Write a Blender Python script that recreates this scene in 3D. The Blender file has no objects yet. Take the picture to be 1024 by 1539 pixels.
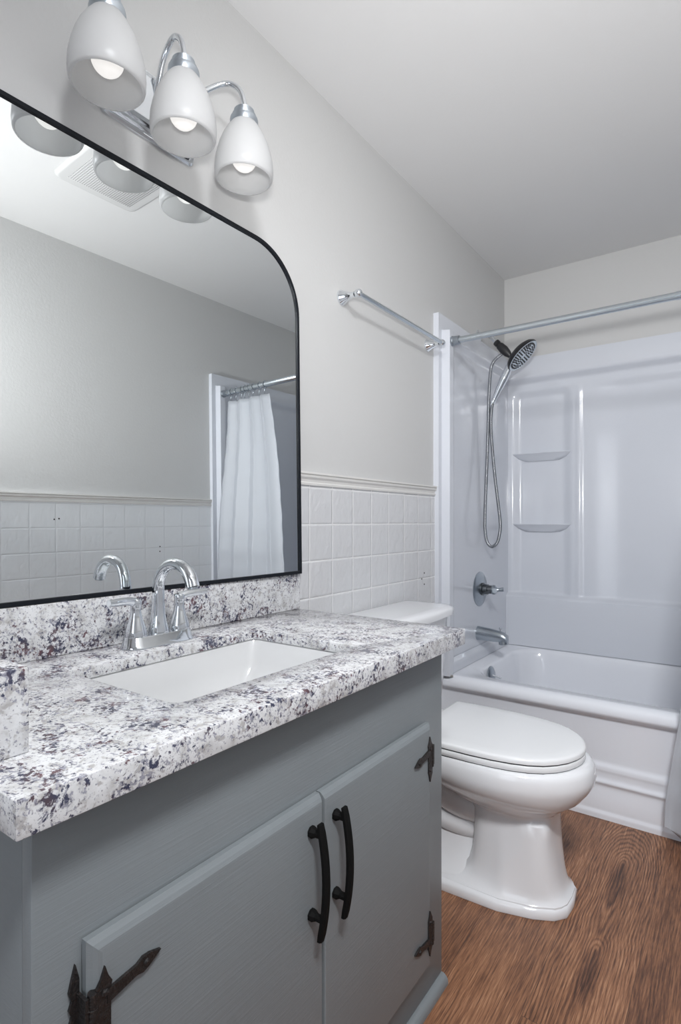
import bpy, bmesh, math, random
from mathutils import Vector, Matrix, noise
random.seed(4)
PI = math.pi
SC = bpy.context.scene
COL = SC.collection

# ------------------------------------------------------------------ camera
cam_d = bpy.data.cameras.new('camera')
cam = bpy.data.objects.new('camera', cam_d); COL.objects.link(cam)
cam_d.sensor_fit = 'HORIZONTAL'; cam_d.sensor_width = 36.0
cam_d.lens = 839.0 / 1024.0 * 36.0
cam_d.shift_y = 13.5 / 1024.0
cam_d.clip_start = 0.02
cam.location = (1.04, 0.0, 1.055)
cam.rotation_euler = (PI / 2, 0, math.atan2(605.0, 839.0))
SC.camera = cam

# ------------------------------------------------------------------ world, lights, exposure
SC.view_settings.view_transform = 'Standard'
SC.view_settings.look = 'None'
SC.view_settings.gamma = 1.0
SC.view_settings.use_curve_mapping = False
SC.view_settings.exposure = 0.04
w = bpy.data.worlds.new('world'); SC.world = w; w.use_nodes = True
w.node_tree.nodes['Background'].inputs[0].default_value = (0.80, 0.88, 1.0, 1)
w.node_tree.nodes['Background'].inputs[1].default_value = 0.9

HALL_POWER = 8.0          # added fill light behind the camera, shining in through the doorway
BOUNCE_POWER = 88.0         # added spot fill near the camera, bounced off the ceiling
BULB_STRENGTH = 0.7
BULB_LAMP = 0.0

ROOM_HT = 2.3486
KEY_POWER = 27.0           # added key light floating under the ceiling near the camera, no fixture
def area(name, loc, size, sizey, rot, power, color):
    l = bpy.data.lights.new(name, 'AREA'); l.shape = 'RECTANGLE'
    l.size = size; l.size_y = sizey; l.energy = power; l.color = color
    o = bpy.data.objects.new(name, l); COL.objects.link(o)
    o.location = loc; o.rotation_euler = rot
    return o
area('hall_fill', (0.95, -1.50, 1.25), 1.0, 2.1, (PI / 2, 0, 0), HALL_POWER, (0.92, 0.95, 1.0))  # unseen soft fill added outside the doorway
sl = bpy.data.lights.new('bounce_fill', 'SPOT'); sl.energy = BOUNCE_POWER; sl.spot_size = math.radians(115); sl.spot_blend = 1.0  # unseen spot added to brighten the room by ceiling bounce
sl.shadow_soft_size = 0.06; sl.color = (1.0, 0.995, 0.985)
so_ = bpy.data.objects.new('bounce_fill', sl); COL.objects.link(so_); so_.location = (0.98, 0.10, 1.30)
so_.rotation_euler = (Vector((0.95, 1.75, ROOM_HT)) - Vector((0.98, 0.10, 1.30))).to_track_quat('-Z', 'Y').to_euler()

kl = area('key_fill', (1.32, 0.10, 2.325), 0.34, 0.40, (0, 0, 0), KEY_POWER, (0.97, 0.98, 1.0))  # unseen area light added to brighten the lower room
kl.data.spread = math.radians(115)
kl.rotation_euler = (Vector((0.62, 1.70, 0.20)) - Vector(kl.location)).to_track_quat('-Z', 'Y').to_euler()

ROOM_W, ROOM_Y0, ROOM_Y1, ROOM_H = 1.501, -1.25, 2.9485, 2.3486

# ------------------------------------------------------------------ materials
def mat(name, color=(0.8, 0.8, 0.8), rough=0.5, metal=0.0, coat=0.0, spec=0.5):
    m = bpy.data.materials.new(name); m.use_nodes = True
    b = m.node_tree.nodes['Principled BSDF']
    b.inputs['Base Color'].default_value = (*color, 1)
    b.inputs['Roughness'].default_value = rough
    b.inputs['Metallic'].default_value = metal
    b.inputs['Coat Weight'].default_value = coat
    b.inputs['Coat Roughness'].default_value = 0.06
    b.inputs['Specular IOR Level'].default_value = spec
    return m

class N:
    def __init__(s, m):
        s.t = m.node_tree; s.b = s.t.nodes['Principled BSDF']
        s.tc = s.t.nodes.new('ShaderNodeTexCoord')
    def new(s, k, **kw):
        n = s.t.nodes.new(k)
        for a, v in kw.items():
            setattr(n, a, v)
        return n
    def link(s, a, b): s.t.links.new(a, b)
    def math(s, op, a, b=None, c=None, clamp=False):
        n = s.new('ShaderNodeMath', operation=op); n.use_clamp = clamp
        for i, v in enumerate((a, b, c)):
            if v is None: continue
            if isinstance(v, (int, float)): n.inputs[i].default_value = v
            else: s.link(v, n.inputs[i])
        return n.outputs[0]
    def mapping(s, scale=(1, 1, 1), loc=(0, 0, 0), src=None):
        n = s.new('ShaderNodeMapping'); n.inputs['Scale'].default_value = scale
        n.inputs['Location'].default_value = loc
        s.link(src or s.tc.outputs['Object'], n.inputs['Vector']); return n.outputs[0]
    def noise(s, vec, scale, detail=3, rough=0.55, dist=0.0, out='Fac'):
        n = s.new('ShaderNodeTexNoise')
        n.inputs['Scale'].default_value = scale; n.inputs['Detail'].default_value = detail
        n.inputs['Roughness'].default_value = rough; n.inputs['Distortion'].default_value = dist
        s.link(vec, n.inputs['Vector']); return n.outputs[out]
    def ramp(s, fac, stops):
        n = s.new('ShaderNodeValToRGB'); e = n.color_ramp.elements
        while len(e) > 1: e.remove(e[-1])
        e[0].position = stops[0][0]; e[0].color = (*stops[0][1], 1)
        for p, c in stops[1:]:
            k = e.new(p); k.color = (*c, 1)
        s.link(fac, n.inputs[0]); return n.outputs[0]
    def mix(s, fac, a, b, mode='MIX'):
        n = s.new('ShaderNodeMix', data_type='RGBA', blend_type=mode)
        for sock, v in ((n.inputs[0], fac), (n.inputs[6], a), (n.inputs[7], b)):
            if isinstance(v, (int, float)): sock.default_value = v
            elif isinstance(v, tuple): sock.default_value = (*v, 1)
            else: s.link(v, sock)
        return n.outputs[2]
    def bump(s, h, strength, dist=0.001):
        n = s.new('ShaderNodeBump'); n.inputs['Strength'].default_value = strength
        n.inputs['Distance'].default_value = dist
        s.link(h, n.inputs['Height']); s.link(n.outputs[0], s.b.inputs['Normal'])

def painted(name, color, rough, scale, strength, dist=0.001):
    m = mat(name, color, rough); n = N(m)
    h = n.noise(n.tc.outputs['Object'], scale, 4, 0.6)
    n.bump(h, strength, dist)
    return m

M = {}
M['wall'] = painted('wall_paint', (0.615, 0.615, 0.61), 0.6, 90, 0.45, 0.0012)
M['ceiling'] = painted('ceiling_paint', (0.74, 0.74, 0.74), 0.8, 60, 0.25, 0.0012)
M['trim'] = painted('trim_paint', (0.74, 0.73, 0.71), 0.35, 40, 0.05)
M['chrome'] = mat('chrome', (0.80, 0.83, 0.86), 0.06, 1.0)
M['satin'] = mat('satin_metal', (0.62, 0.67, 0.71), 0.22, 1.0)
M['dull'] = mat('dull_metal', (0.42, 0.46, 0.50), 0.28, 1.0)
M['holder'] = mat('brushed_holder', (0.55, 0.60, 0.65), 0.3, 1.0)
M['black'] = mat('black_frame', (0.008, 0.010, 0.014), 0.45, 0, 0, 0.2)
M['blackpl'] = mat('black_plastic', (0.015, 0.015, 0.017), 0.38)
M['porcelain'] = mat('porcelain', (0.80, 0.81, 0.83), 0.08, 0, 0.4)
M['acrylic'] = mat('acrylic', (0.68, 0.705, 0.76), 0.15, 0, 0.3)
M['tubenamel'] = mat('tub_enamel', (0.83, 0.85, 0.90), 0.12, 0, 0.3)
M['seat'] = mat('seat_plastic', (0.80, 0.81, 0.82), 0.22)
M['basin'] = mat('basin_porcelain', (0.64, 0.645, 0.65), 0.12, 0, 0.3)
M['dark'] = mat('dark_gap', (0.03, 0.03, 0.03), 0.8)
M['caulk'] = mat('old_caulk', (0.30, 0.29, 0.27), 0.7)
M['vent'] = mat('vent_plastic', (0.66, 0.66, 0.66), 0.5)

# mirror glass
m = mat('mirror_glass', (0.84, 0.87, 0.875), 0.0, 1.0); M['mirror'] = m

# ridged hose
m = mat('hose_metal', (0.34, 0.35, 0.37), 0.25, 1.0); M['hose'] = m
n = N(m); wv = n.new('ShaderNodeTexWave', bands_direction='Z'); wv.inputs['Scale'].default_value = 60
n.link(n.tc.outputs['Object'], wv.inputs['Vector']); n.bump(wv.outputs['Fac'], 0.6, 0.001)

# wrought black hinge
m = mat('wrought_iron', (0.014, 0.012, 0.012), 0.45, 0.2); M['hinge'] = m
n = N(m); h = n.noise(n.tc.outputs['Object'], 260, 3); n.bump(h, 0.9, 0.002)
h2 = n.noise(n.mapping(src=n.tc.outputs['Object']), 300, 2)
n.link(n.ramp(h2, [(0.55, (0.016, 0.014, 0.014)), (0.78, (0.05, 0.036, 0.032))]), n.b.inputs['Base Color'])
M['handle'] = mat('black_handle', (0.006, 0.006, 0.006), 0.7, 0.0, 0, 0.1)

# painted cabinet with faint wood grain
m = mat('cabinet_paint', (0.2, 0.22, 0.23), 0.42); M['cab'] = m
n = N(m)
g = n.noise(n.mapping((60, 7, 300)), 1.0, 4, 0.65, 0.4)
g2 = n.noise(n.tc.outputs['Object'], 5, 2)
n.link(n.mix(g2, (0.190, 0.210, 0.222), (0.212, 0.234, 0.246)), n.b.inputs['Base Color'])
n.bump(g, 0.32, 0.0012)

# granite
def granite():
    m = mat('granite', (0.8, 0.8, 0.8), 0.14, 0, 0.15); n = N(m)
    P = n.tc.outputs['Object']
    warp = n.noise(P, 30, 2, 0.5, 0, 'Color')
    vm = n.new('ShaderNodeVectorMath', operation='SCALE'); n.link(warp, vm.inputs[0]); vm.inputs['Scale'].default_value = 0.012
    va = n.new('ShaderNodeVectorMath', operation='ADD'); n.link(P, va.inputs[0]); n.link(vm.outputs[0], va.inputs[1])
    Q = va.outputs[0]
    def nz(loc, scale, det=3, ro=0.6): return n.noise(n.mapping(loc=loc, src=Q), scale, det, ro)
    def cut(v, t, g): return n.math('MULTIPLY', n.math('SUBTRACT', v, t), g, clamp=True)
    base = n.ramp(nz((0, 0, 0), 34, 5, 0.66), [(0.30, (0.46, 0.45, 0.445)), (0.43, (0.64, 0.64, 0.645)), (0.58, (0.75, 0.755, 0.765))])
    # warm grey-beige grains
    col = n.mix(n.math('MULTIPLY', cut(nz((5, 1, 2), 75, 3, 0.62), 0.545, 11), 0.8), base, (0.38, 0.36, 0.355))
    cl = nz((3.1, 1.7, 0.4), 19, 3, 0.6)
    # mid grey-blue grains, gathered loosely
    a = n.math('ADD', nz((1, 6, 3), 185, 3, 0.62), n.math('MULTIPLY', cl, 0.42))
    col = n.mix(n.math('MULTIPLY', cut(a, 0.748, 12), 0.85), col, (0.25, 0.25, 0.31))
    # dark navy, plum and burgundy crystals in clusters
    b = n.math('ADD', nz((0.3, 7.7, 2.4), 145, 3, 0.62), n.math('MULTIPLY', cl, 0.75))
    tint = n.ramp(n.noise(n.mapping(loc=(9, 2, 5), src=P), 42, 1), [(0.42, (0.050, 0.055, 0.095)), (0.53, (0.085, 0.062, 0.078)), (0.68, (0.14, 0.070, 0.082))])
    col = n.mix(cut(b, 0.940, 13), col, tint)
    # tiny flecks
    f = n.noise(n.mapping(loc=(4, 4, 4), src=P), 260, 2, 0.5)
    col = n.mix(n.math('MULTIPLY', cut(f, 0.62, 12), 0.7), col, (0.16, 0.16, 0.21))
    n.link(col, n.b.inputs['Base Color'])
    return m
M['granite'] = granite()

# square wall tiles with a soft ripple; grid plane given by (axis u = y, v = z)
def tile_mat(name, y0, z0, base, grout, relief=0.85, pitch_y=0.11255, pitch_z=0.1090):
    m = mat(name, base, 0.16); n = N(m)
    sx = n.new('ShaderNodeSeparateXYZ'); n.link(n.tc.outputs['Object'], sx.inputs[0])
    def dist(c, o, p):
        a = n.math('DIVIDE', n.math('SUBTRACT', c, o), p)
        fr = n.math('FRACT', n.math('ADD', a, 100.5))
        return n.math('MULTIPLY', n.math('ABSOLUTE', n.math('SUBTRACT', fr, 0.5)), p)
    d = n.math('MINIMUM', dist(sx.outputs['Y'], y0, pitch_y), dist(sx.outputs['Z'], z0, pitch_z))
    line = n.math('SUBTRACT', 1.0, n.math('DIVIDE', n.math('SUBTRACT', d, 0.0010), 0.0010, clamp=True), clamp=True)
    n.link(n.mix(line, base, grout), n.b.inputs['Base Color'])
    edge = n.math('DIVIDE', d, 0.005, clamp=True)
    rip = n.noise(n.mapping((1, 40, 26)), 1.0, 2, 0.5, 0.3)
    h = n.math('ADD', edge, n.math('MULTIPLY', rip, 2.2))
    n.bump(h, relief, 0.0022)
    r = n.math('ADD', n.math('MULTIPLY', line, 0.5), 0.14)
    n.link(r, n.b.inputs['Roughness'])
    return m
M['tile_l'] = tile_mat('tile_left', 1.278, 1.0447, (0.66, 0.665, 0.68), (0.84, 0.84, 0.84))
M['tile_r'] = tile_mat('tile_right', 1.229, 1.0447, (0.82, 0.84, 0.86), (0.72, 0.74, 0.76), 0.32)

# wood plank floor
def wood():
    m = mat('wood_floor', (0.25, 0.13, 0.08), 0.42); n = N(m)
    sx = n.new('ShaderNodeSeparateXYZ'); n.link(n.tc.outputs['Object'], sx.inputs[0])
    X, Y = sx.outputs['X'], sx.outputs['Y']
    PW = 0.182; PL = 1.22
    a = n.math('DIVIDE', n.math('SUBTRACT', X, 0.657), PW)
    ida = n.math('FLOOR', n.math('ADD', a, 100.0)); fa = n.math('FRACT', n.math('ADD', a, 100.0))
    wn = n.new('ShaderNodeTexWhiteNoise', noise_dimensions='1D'); n.link(ida, wn.inputs['W'])
    # plank ends staggered
    b = n.math('ADD', n.math('DIVIDE', Y, PL), n.math('MULTIPLY', wn.outputs['Value'], 3.0))
    idb = n.math('FLOOR', n.math('ADD', b, 50)); fb = n.math('FRACT', n.math('ADD', b, 50))
    pid = n.math('ADD', ida, n.math('MULTIPLY', idb, 37.0))
    wn2 = n.new('ShaderNodeTexWhiteNoise', noise_dimensions='1D'); n.link(pid, wn2.inputs['W'])
    tone = wn2.outputs['Value']
    # per plank shifted coordinates
    cx = n.new('ShaderNodeCombineXYZ'); n.link(X, cx.inputs[0]); n.link(Y, cx.inputs[1]); n.link(n.math('MULTIPLY', tone, 13.0), cx.inputs[2])
    V = cx.outputs[0]
    warp = n.noise(n.mapping((12, 3.2, 1), src=V), 1.0, 2, 0.5)
    # growth rings arching over two knots on the middle board, open towards the near side
    def knot(kx, ky):
        dx = n.math('SUBTRACT', X, kx); dy = n.math('SUBTRACT', Y, ky)
        up = n.math('MULTIPLY', n.math('MAXIMUM', dy, 0.0), 0.30)
        dn = n.math('MULTIPLY', n.math('MINIMUM', dy, 0.0), 0.045)
        q = n.math('ADD', n.math('MULTIPLY', up, up), n.math('MULTIPLY', dn, dn))
        return n.math('SQRT', n.math('ADD', n.math('ADD', n.math('MULTIPLY', dx, dx), q), 0.000002))
    kd = n.math('MINIMUM', knot(0.742, 1.896), knot(0.746, 1.475))
    inmid = n.math('MULTIPLY', n.math('GREATER_THAN', X, 0.657), n.math('LESS_THAN', X, 0.839))
    other = n.math('ABSOLUTE', n.math('SUBTRACT', n.math('FRACT', n.math('ADD', fa, tone)), 0.5))
    coord = n.math('ADD', n.math('MULTIPLY', kd, inmid), n.math('MULTIPLY', n.math('MULTIPLY', other, PW), n.math('SUBTRACT', 1.0, inmid)))
    coord = n.math('ADD', coord, n.math('MULTIPLY', warp, 0.040))
    coord = n.math('ADD', coord, n.math('MULTIPLY', n.noise(n.mapping((60, 9, 1), src=V), 1.0, 2, 0.5), 0.0065))
    rings = n.math('SINE', n.math('MULTIPLY', coord, 2 * PI / 0.0078))
    rings = n.math('POWER', n.math('ADD', n.math('MULTIPLY', rings, 0.5), 0.5), 0.55)
    fine = n.noise(n.mapping((520, 16, 1), src=V), 1.0, 3, 0.7)
    fine2 = n.noise(n.mapping((120, 3.5, 1), src=V), 1.0, 4, 0.65)
    blot = n.noise(n.mapping((11, 2.0, 1), src=V), 1.0, 3, 0.55)
    ringamt = n.noise(n.mapping((7, 2.2, 1), src=V), 1.0, 2, 0.5)
    t = n.math('MULTIPLY', n.math('SUBTRACT', rings, 0.62), n.math('ADD', n.math('MULTIPLY', inmid, 0.17), n.math('MULTIPLY', ringamt, 0.20)))
    t = n.math('ADD', t, n.math('MULTIPLY', n.math('SUBTRACT', fine, 0.5), 1.15))
    t = n.math('ADD', t, n.math('MULTIPLY', n.math('SUBTRACT', fine2, 0.5), 0.32))
    t = n.math('ADD', t, n.math('MULTIPLY', n.math('SUBTRACT', blot, 0.5), 0.55))
    t = n.math('ADD', t, n.math('MULTIPLY', n.math('SUBTRACT', tone, 0.5), 0.16))
    t = n.math('ADD', t, 0.52)
    # dark heart streak trailing from each knot
    def heart(kx, ky):
        dx = n.math('DIVIDE', n.math('SUBTRACT', X, kx), 0.026); dy = n.math('DIVIDE', n.math('SUBTRACT', Y, ky - 0.10), 0.13)
        d2 = n.math('ADD', n.math('MULTIPLY', dx, dx), n.math('MULTIPLY', dy, dy))
        return n.math('SUBTRACT', 1.0, d2, clamp=True)
    hh = n.math('MAXIMUM', heart(0.742, 1.896), heart(0.746, 1.475))
    t = n.math('SUBTRACT', t, n.math('MULTIPLY', hh, 0.26))
    kdark = n.math('SUBTRACT', 1.0, n.math('DIVIDE', kd, 0.006), clamp=True)
    t = n.math('SUBTRACT', t, n.math('MULTIPLY', n.math('MULTIPLY', kdark, inmid), 0.12))
    col = n.ramp(t, [(0.18, (0.050, 0.022, 0.013)), (0.38, (0.130, 0.058, 0.033)), (0.53, (0.235, 0.107, 0.055)), (0.68, (0.34, 0.165, 0.088)), (0.86, (0.50, 0.275, 0.155))])
    ga = n.math('MULTIPLY', n.math('MINIMUM', fa, n.math('SUBTRACT', 1.0, fa)), PW)
    gb = n.math('MULTIPLY', n.math('MINIMUM', fb, n.math('SUBTRACT', 1.0, fb)), PL)
    gap = n.math('LESS_THAN', n.math('MINIMUM', ga, gb), 0.0007)
    col = n.mix(n.math('MULTIPLY', gap, 0.7), col, (0.05, 0.028, 0.02))
    n.link(col, n.b.inputs['Base Color'])
    n.bump(n.math('ADD', fine, n.math('MULTIPLY', rings, 0.4)), 0.35, 0.0008)
    return m
M['floor'] = wood()

# frosted lamp glass
def frosted():
    m = bpy.data.materials.new('frosted_glass'); m.use_nodes = True
    t = m.node_tree; t.nodes.clear()
    o = t.nodes.new('ShaderNodeOutputMaterial')
    d = t.nodes.new('ShaderNodeBsdfDiffuse'); d.inputs[0].default_value = (0.74, 0.745, 0.75, 1)
    tr = t.nodes.new('ShaderNodeBsdfTranslucent'); tr.inputs[0].default_value = (0.86, 0.86, 0.86, 1)
    g = t.nodes.new('ShaderNodeBsdfGlossy'); g.inputs['Roughness'].default_value = 0.35
    a = t.nodes.new('ShaderNodeMixShader'); a.inputs[0].default_value = 0.48
    b = t.nodes.new('ShaderNodeMixShader'); b.inputs[0].default_value = 0.04
    t.links.new(d.outputs[0], a.inputs[1]); t.links.new(tr.outputs[0], a.inputs[2])
    t.links.new(a.outputs[0], b.inputs[1]); t.links.new(g.outputs[0], b.inputs[2])
    t.links.new(b.outputs[0], o.inputs[0])
    return m
M['shade'] = frosted()
m = mat('lit_bulb', (0.5, 0.5, 0.5), 0.5); M['bulb'] = m
m.node_tree.nodes['Principled BSDF'].inputs['Emission Color'].default_value = (1.0, 0.97, 0.93, 1)
m.node_tree.nodes['Principled BSDF'].inputs['Emission Strength'].default_value = BULB_STRENGTH

# vinyl curtain
def vinyl():
    m = bpy.data.materials.new('curtain_vinyl'); m.use_nodes = True
    t = m.node_tree; b = t.nodes['Principled BSDF']
    b.inputs['Base Color'].default_value = (0.63, 0.655, 0.70, 1); b.inputs['Roughness'].default_value = 0.4
    tr = t.nodes.new('ShaderNodeBsdfTranslucent'); tr.inputs[0].default_value = (0.85, 0.87, 0.9, 1)
    mx = t.nodes.new('ShaderNodeMixShader'); mx.inputs[0].default_value = 0.3
    o = t.nodes['Material Output']
    t.links.new(b.outputs[0], mx.inputs[1]); t.links.new(tr.outputs[0], mx.inputs[2]); t.links.new(mx.outputs[0], o.inputs[0])
    return m
M['curtain'] = vinyl()

# perforated vent grille
m = mat('vent_grille', (0.6, 0.6, 0.6), 0.5); M['grille'] = m
n = N(m); sx = n.new('ShaderNodeSeparateXYZ'); n.link(n.tc.outputs['Object'], sx.inputs[0])
def cell(c, p):
    return n.math('SUBTRACT', n.math('FRACT', n.math('DIVIDE', c, p)), 0.5)
u_, v_ = cell(sx.outputs['X'], 0.0085), cell(sx.outputs['Y'], 0.0085)
r_ = n.math('ADD', n.math('MULTIPLY', u_, u_), n.math('MULTIPLY', v_, v_))
n.link(n.mix(n.math('LESS_THAN', r_, 0.07), (0.68, 0.68, 0.68), (0.10, 0.10, 0.11)), n.b.inputs['Base Color'])

# ------------------------------------------------------------------ object helpers
def empty(name, loc, label=None, cat=None, group=None):
    o = bpy.data.objects.new(name, None); COL.objects.link(o); o.location = loc
    o.empty_display_size = 0.05
    if label: o['label'] = label
    if cat: o['category'] = cat
    if group: o['group'] = group
    return o

def wloc(o):
    v = Vector(o.location)
    while o.parent: o = o.parent; v = v + Vector(o.location)
    return v

def obj(name, bm, material, parent=None, smooth=35, bevel=0.0, seg=2, label=None, origin=None):
    """link a bmesh (built in world coordinates) as one object"""
    bmesh.ops.recalc_face_normals(bm, faces=bm.faces[:])
    me = bpy.data.meshes.new(name)
    o3 = Vector(origin) if origin else Vector((0, 0, 0))
    if origin: bmesh.ops.translate(bm, verts=bm.verts[:], vec=-o3)
    bm.to_mesh(me); bm.free()
    me.materials.append(M[material] if isinstance(material, str) else material)
    o = bpy.data.objects.new(name, me); COL.objects.link(o)
    if parent:
        o.parent = parent; o.location = o3 - wloc(parent)
    else:
        o.location = o3
    if smooth:
        me.shade_smooth() if hasattr(me, 'shade_smooth') else None
        for p in me.polygons: p.use_smooth = True
        me.set_sharp_from_angle(angle=math.radians(smooth))
    if bevel:
        b = o.modifiers.new('bevel', 'BEVEL'); b.width = bevel; b.segments = seg
        b.limit_method = 'ANGLE'; b.angle_limit = math.radians(40); b.harden_normals = False
        for p in me.polygons: p.use_smooth = True
    if label: o['label'] = label
    return o

def struct(name, bm, material, parent=None, **k):
    o = obj(name, bm, material, parent, **k)
    if not parent: o['kind'] = 'structure'
    return o

def B(): return bmesh.new()

def box(bm, x0, x1, y0, y1, z0, z1):
    v = [bm.verts.new((x, y, z)) for x in (x0, x1) for y in (y0, y1) for z in (z0, z1)]
    for f in ((0, 1, 3, 2), (4, 6, 7, 5), (0, 4, 5, 1), (2, 3, 7, 6), (0, 2, 6, 4), (1, 5, 7, 3)):
        bm.faces.new([v[i] for i in f])
    return bm

def loft(bm, rings, cap0=True, cap1=True, closed=True):
    R = [[bm.verts.new(p) for p in r] for r in rings]
    n = len(R[0])
    for a, b in zip(R, R[1:]):
        for i in range(n if closed else n - 1):
            j = (i + 1) % n
            bm.faces.new((a[i], a[j], b[j], b[i]))
    if cap0 and closed: bm.faces.new(R[0][::-1])
    if cap1 and closed: bm.faces.new(R[-1])
    return bm

def frame_from(d):
    d = Vector(d).normalized()
    up = Vector((0, 0, 1)) if abs(d.z) < 0.9 else Vector((1, 0, 0))
    a = d.cross(up).normalized(); b = d.cross(a).normalized()
    return a, b

def lathe(bm, base, axis, prof, seg=32, caps=True):
    """prof: list of (distance along axis, radius)"""
    ax = Vector(axis).normalized(); a, b = frame_from(ax); o = Vector(base)
    rings = []
    for h, r in prof:
        r = max(r, 0.00005)
        rings.append([o + ax * h + (a * math.cos(2 * PI * i / seg) + b * math.sin(2 * PI * i / seg)) * r for i in range(seg)])
    return loft(bm, rings, caps, caps)

def catmull(pts, k=8):
    P = [Vector(p) for p in pts]; out = []
    for i in range(len(P) - 1):
        p0 = P[i - 1] if i else P[0] * 2 - P[1]; p1, p2 = P[i], P[i + 1]
        p3 = P[i + 2] if i + 2 < len(P) else P[-1] * 2 - P[-2]
        for j in range(k):
            t = j / k
            out.append(0.5 * ((2 * p1) + (-p0 + p2) * t + (2 * p0 - 5 * p1 + 4 * p2 - p3) * t * t + (-p0 + 3 * p1 - 3 * p2 + p3) * t ** 3))
    out.append(P[-1]); return out

def tube(bm, pts, r, seg=16, k=8, smooth=True, flat=1.0, caps=True):
    """sweep; r scalar or list per control point; flat squashes the second axis"""
    P = catmull(pts, k) if smooth and len(pts) > 2 else [Vector(p) for p in pts]
    n = len(P)
    def rad(i):
        if isinstance(r, (int, float)): return r
        t = i / (n - 1) * (len(r) - 1); a = int(t); a = min(a, len(r) - 2)
        return r[a] + (r[a + 1] - r[a]) * (t - a)
    T = [(P[min(i + 1, n - 1)] - P[max(i - 1, 0)]).normalized() for i in range(n)]
    a, _ = frame_from(T[0]); rings = []
    for i in range(n):
        a = (a - T[i] * a.dot(T[i])).normalized(); b = T[i].cross(a)
        q = rad(i)
        rings.append([P[i] + (a * math.cos(2 * PI * j / seg) * flat + b * math.sin(2 * PI * j / seg)) * q for j in range(seg)])
    return loft(bm, rings, caps, caps)

def prism(bm, poly, axis, a0, a1):
    """poly of 2D points extruded along axis 'x','y' or 'z'"""
    def P(p, t):
        return {'x': (t, p[0], p[1]), 'y': (p[0], t, p[1]), 'z': (p[0], p[1], t)}[axis]
    return loft(bm, [[P(p, a0) for p in poly], [P(p, a1) for p in poly]])

def rrect(x0, x1, y0, y1, r, k=6):
    out = []
    for cx, cy, a0 in ((x1 - r, y1 - r, 0), (x0 + r, y1 - r, 90), (x0 + r, y0 + r, 180), (x1 - r, y0 + r, 270)):
        for i in range(k + 1):
            a = math.radians(a0 + 90 * i / k); out.append((cx + r * math.cos(a), cy + r * math.sin(a)))
    return out

def sm(a, b, x):
    if a == b: return 1.0 if x >= a else 0.0
    t = min(1, max(0, (x - a) / (b - a))); return t * t * (3 - 2 * t)

def relief(bm, us, vs, h, place, base):
    """closed slab whose front is the height h(u,v); place(u,v,d) -> point"""
    g = [[bm.verts.new(place(u, v, h(u, v))) for v in vs] for u in us]
    k = [[bm.verts.new(place(u, v, base)) for v in vs] for u in us]
    nu, nv = len(us), len(vs)
    for i in range(nu - 1):
        for j in range(nv - 1):
            bm.faces.new((g[i][j], g[i + 1][j], g[i + 1][j + 1], g[i][j + 1]))
            bm.faces.new((k[i][j], k[i][j + 1], k[i + 1][j + 1], k[i + 1][j]))
    for i in range(nu - 1):
        bm.faces.new((g[i][0], k[i][0], k[i + 1][0], g[i + 1][0])); bm.faces.new((g[i][-1], g[i + 1][-1], k[i + 1][-1], k[i][-1]))
    for j in range(nv - 1):
        bm.faces.new((g[0][j], g[0][j + 1], k[0][j + 1], k[0][j])); bm.faces.new((g[-1][j], k[-1][j], k[-1][j + 1], g[-1][j + 1]))
    return bm

def lin(a, b, n): return [a + (b - a) * i / (n - 1) for i in range(n)]

# ------------------------------------------------------------------ the room
T = 0.10
struct('floor', box(B(), -T, ROOM_W + T, ROOM_Y0 - T, ROOM_Y1 + T, -0.05, 0), 'floor', smooth=0)
struct('ceiling', box(B(), -T, ROOM_W + T, ROOM_Y0 - T, ROOM_Y1 + T, ROOM_H, ROOM_H + 0.05), 'ceiling', smooth=0)
wl = struct('wall_left', box(B(), -T, 0, ROOM_Y0 - T, ROOM_Y1 + T, 0, ROOM_H), 'wall', smooth=0)
wr = struct('wall_right', box(B(), ROOM_W, ROOM_W + T, ROOM_Y0 - T, ROOM_Y1 + T, 0, ROOM_H), 'wall', smooth=0)
struct('wall_back', box(B(), 0, ROOM_W, ROOM_Y1, ROOM_Y1 + T, 0, ROOM_H), 'wall', smooth=0)
# near wall with the doorway the photographer looks in through
bm = B(); DX0, DX1, DZ = 0.55, 1.36, 2.05
box(bm, 0, DX0, ROOM_Y0 - T, ROOM_Y0, 0, ROOM_H); box(bm, DX1, ROOM_W, ROOM_Y0 - T, ROOM_Y0, 0, ROOM_H)
box(bm, DX0, DX1, ROOM_Y0 - T, ROOM_Y0, DZ, ROOM_H)
struct('wall_front', bm, 'wall', smooth=0)
bm = B()
for a, b_ in ((DX0 - 0.06, DX0), (DX1, DX1 + 0.06)): box(bm, a, b_, ROOM_Y0, ROOM_Y0 + 0.015, 0, DZ + 0.06)
box(bm, DX0, DX1, ROOM_Y0, ROOM_Y0 + 0.015, DZ, DZ + 0.06)
struct('trim_3', bm, 'trim', smooth=0)

# tiled wainscot, part of each wall
TY1 = 2.100
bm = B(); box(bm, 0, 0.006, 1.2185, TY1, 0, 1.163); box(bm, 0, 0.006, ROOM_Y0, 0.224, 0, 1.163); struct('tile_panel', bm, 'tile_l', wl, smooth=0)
struct('tile_panel', box(B(), ROOM_W - 0.006, ROOM_W, ROOM_Y0, TY1, 0, 1.163), 'tile_r', wr, smooth=0)
for (y, z) in ((2.007, 0.847), (1.985, 0.825), (2.007, 0.802)):
    struct('screw_hole', lathe(B(), (0.006, y, z), (1, 0, 0), [(0, 0.0035), (0.0006, 0.0035)], 12), 'dark', wl)
for (y, z) in ((1.222, 1.083), (1.243, 1.086), (1.764, 0.942), (1.763, 0.917)):
    struct('screw_hole', lathe(B(), (ROOM_W - 0.006, y, z), (-1, 0, 0), [(0, 0.0035), (0.0006, 0.0035)], 12), 'dark', wr)
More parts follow.
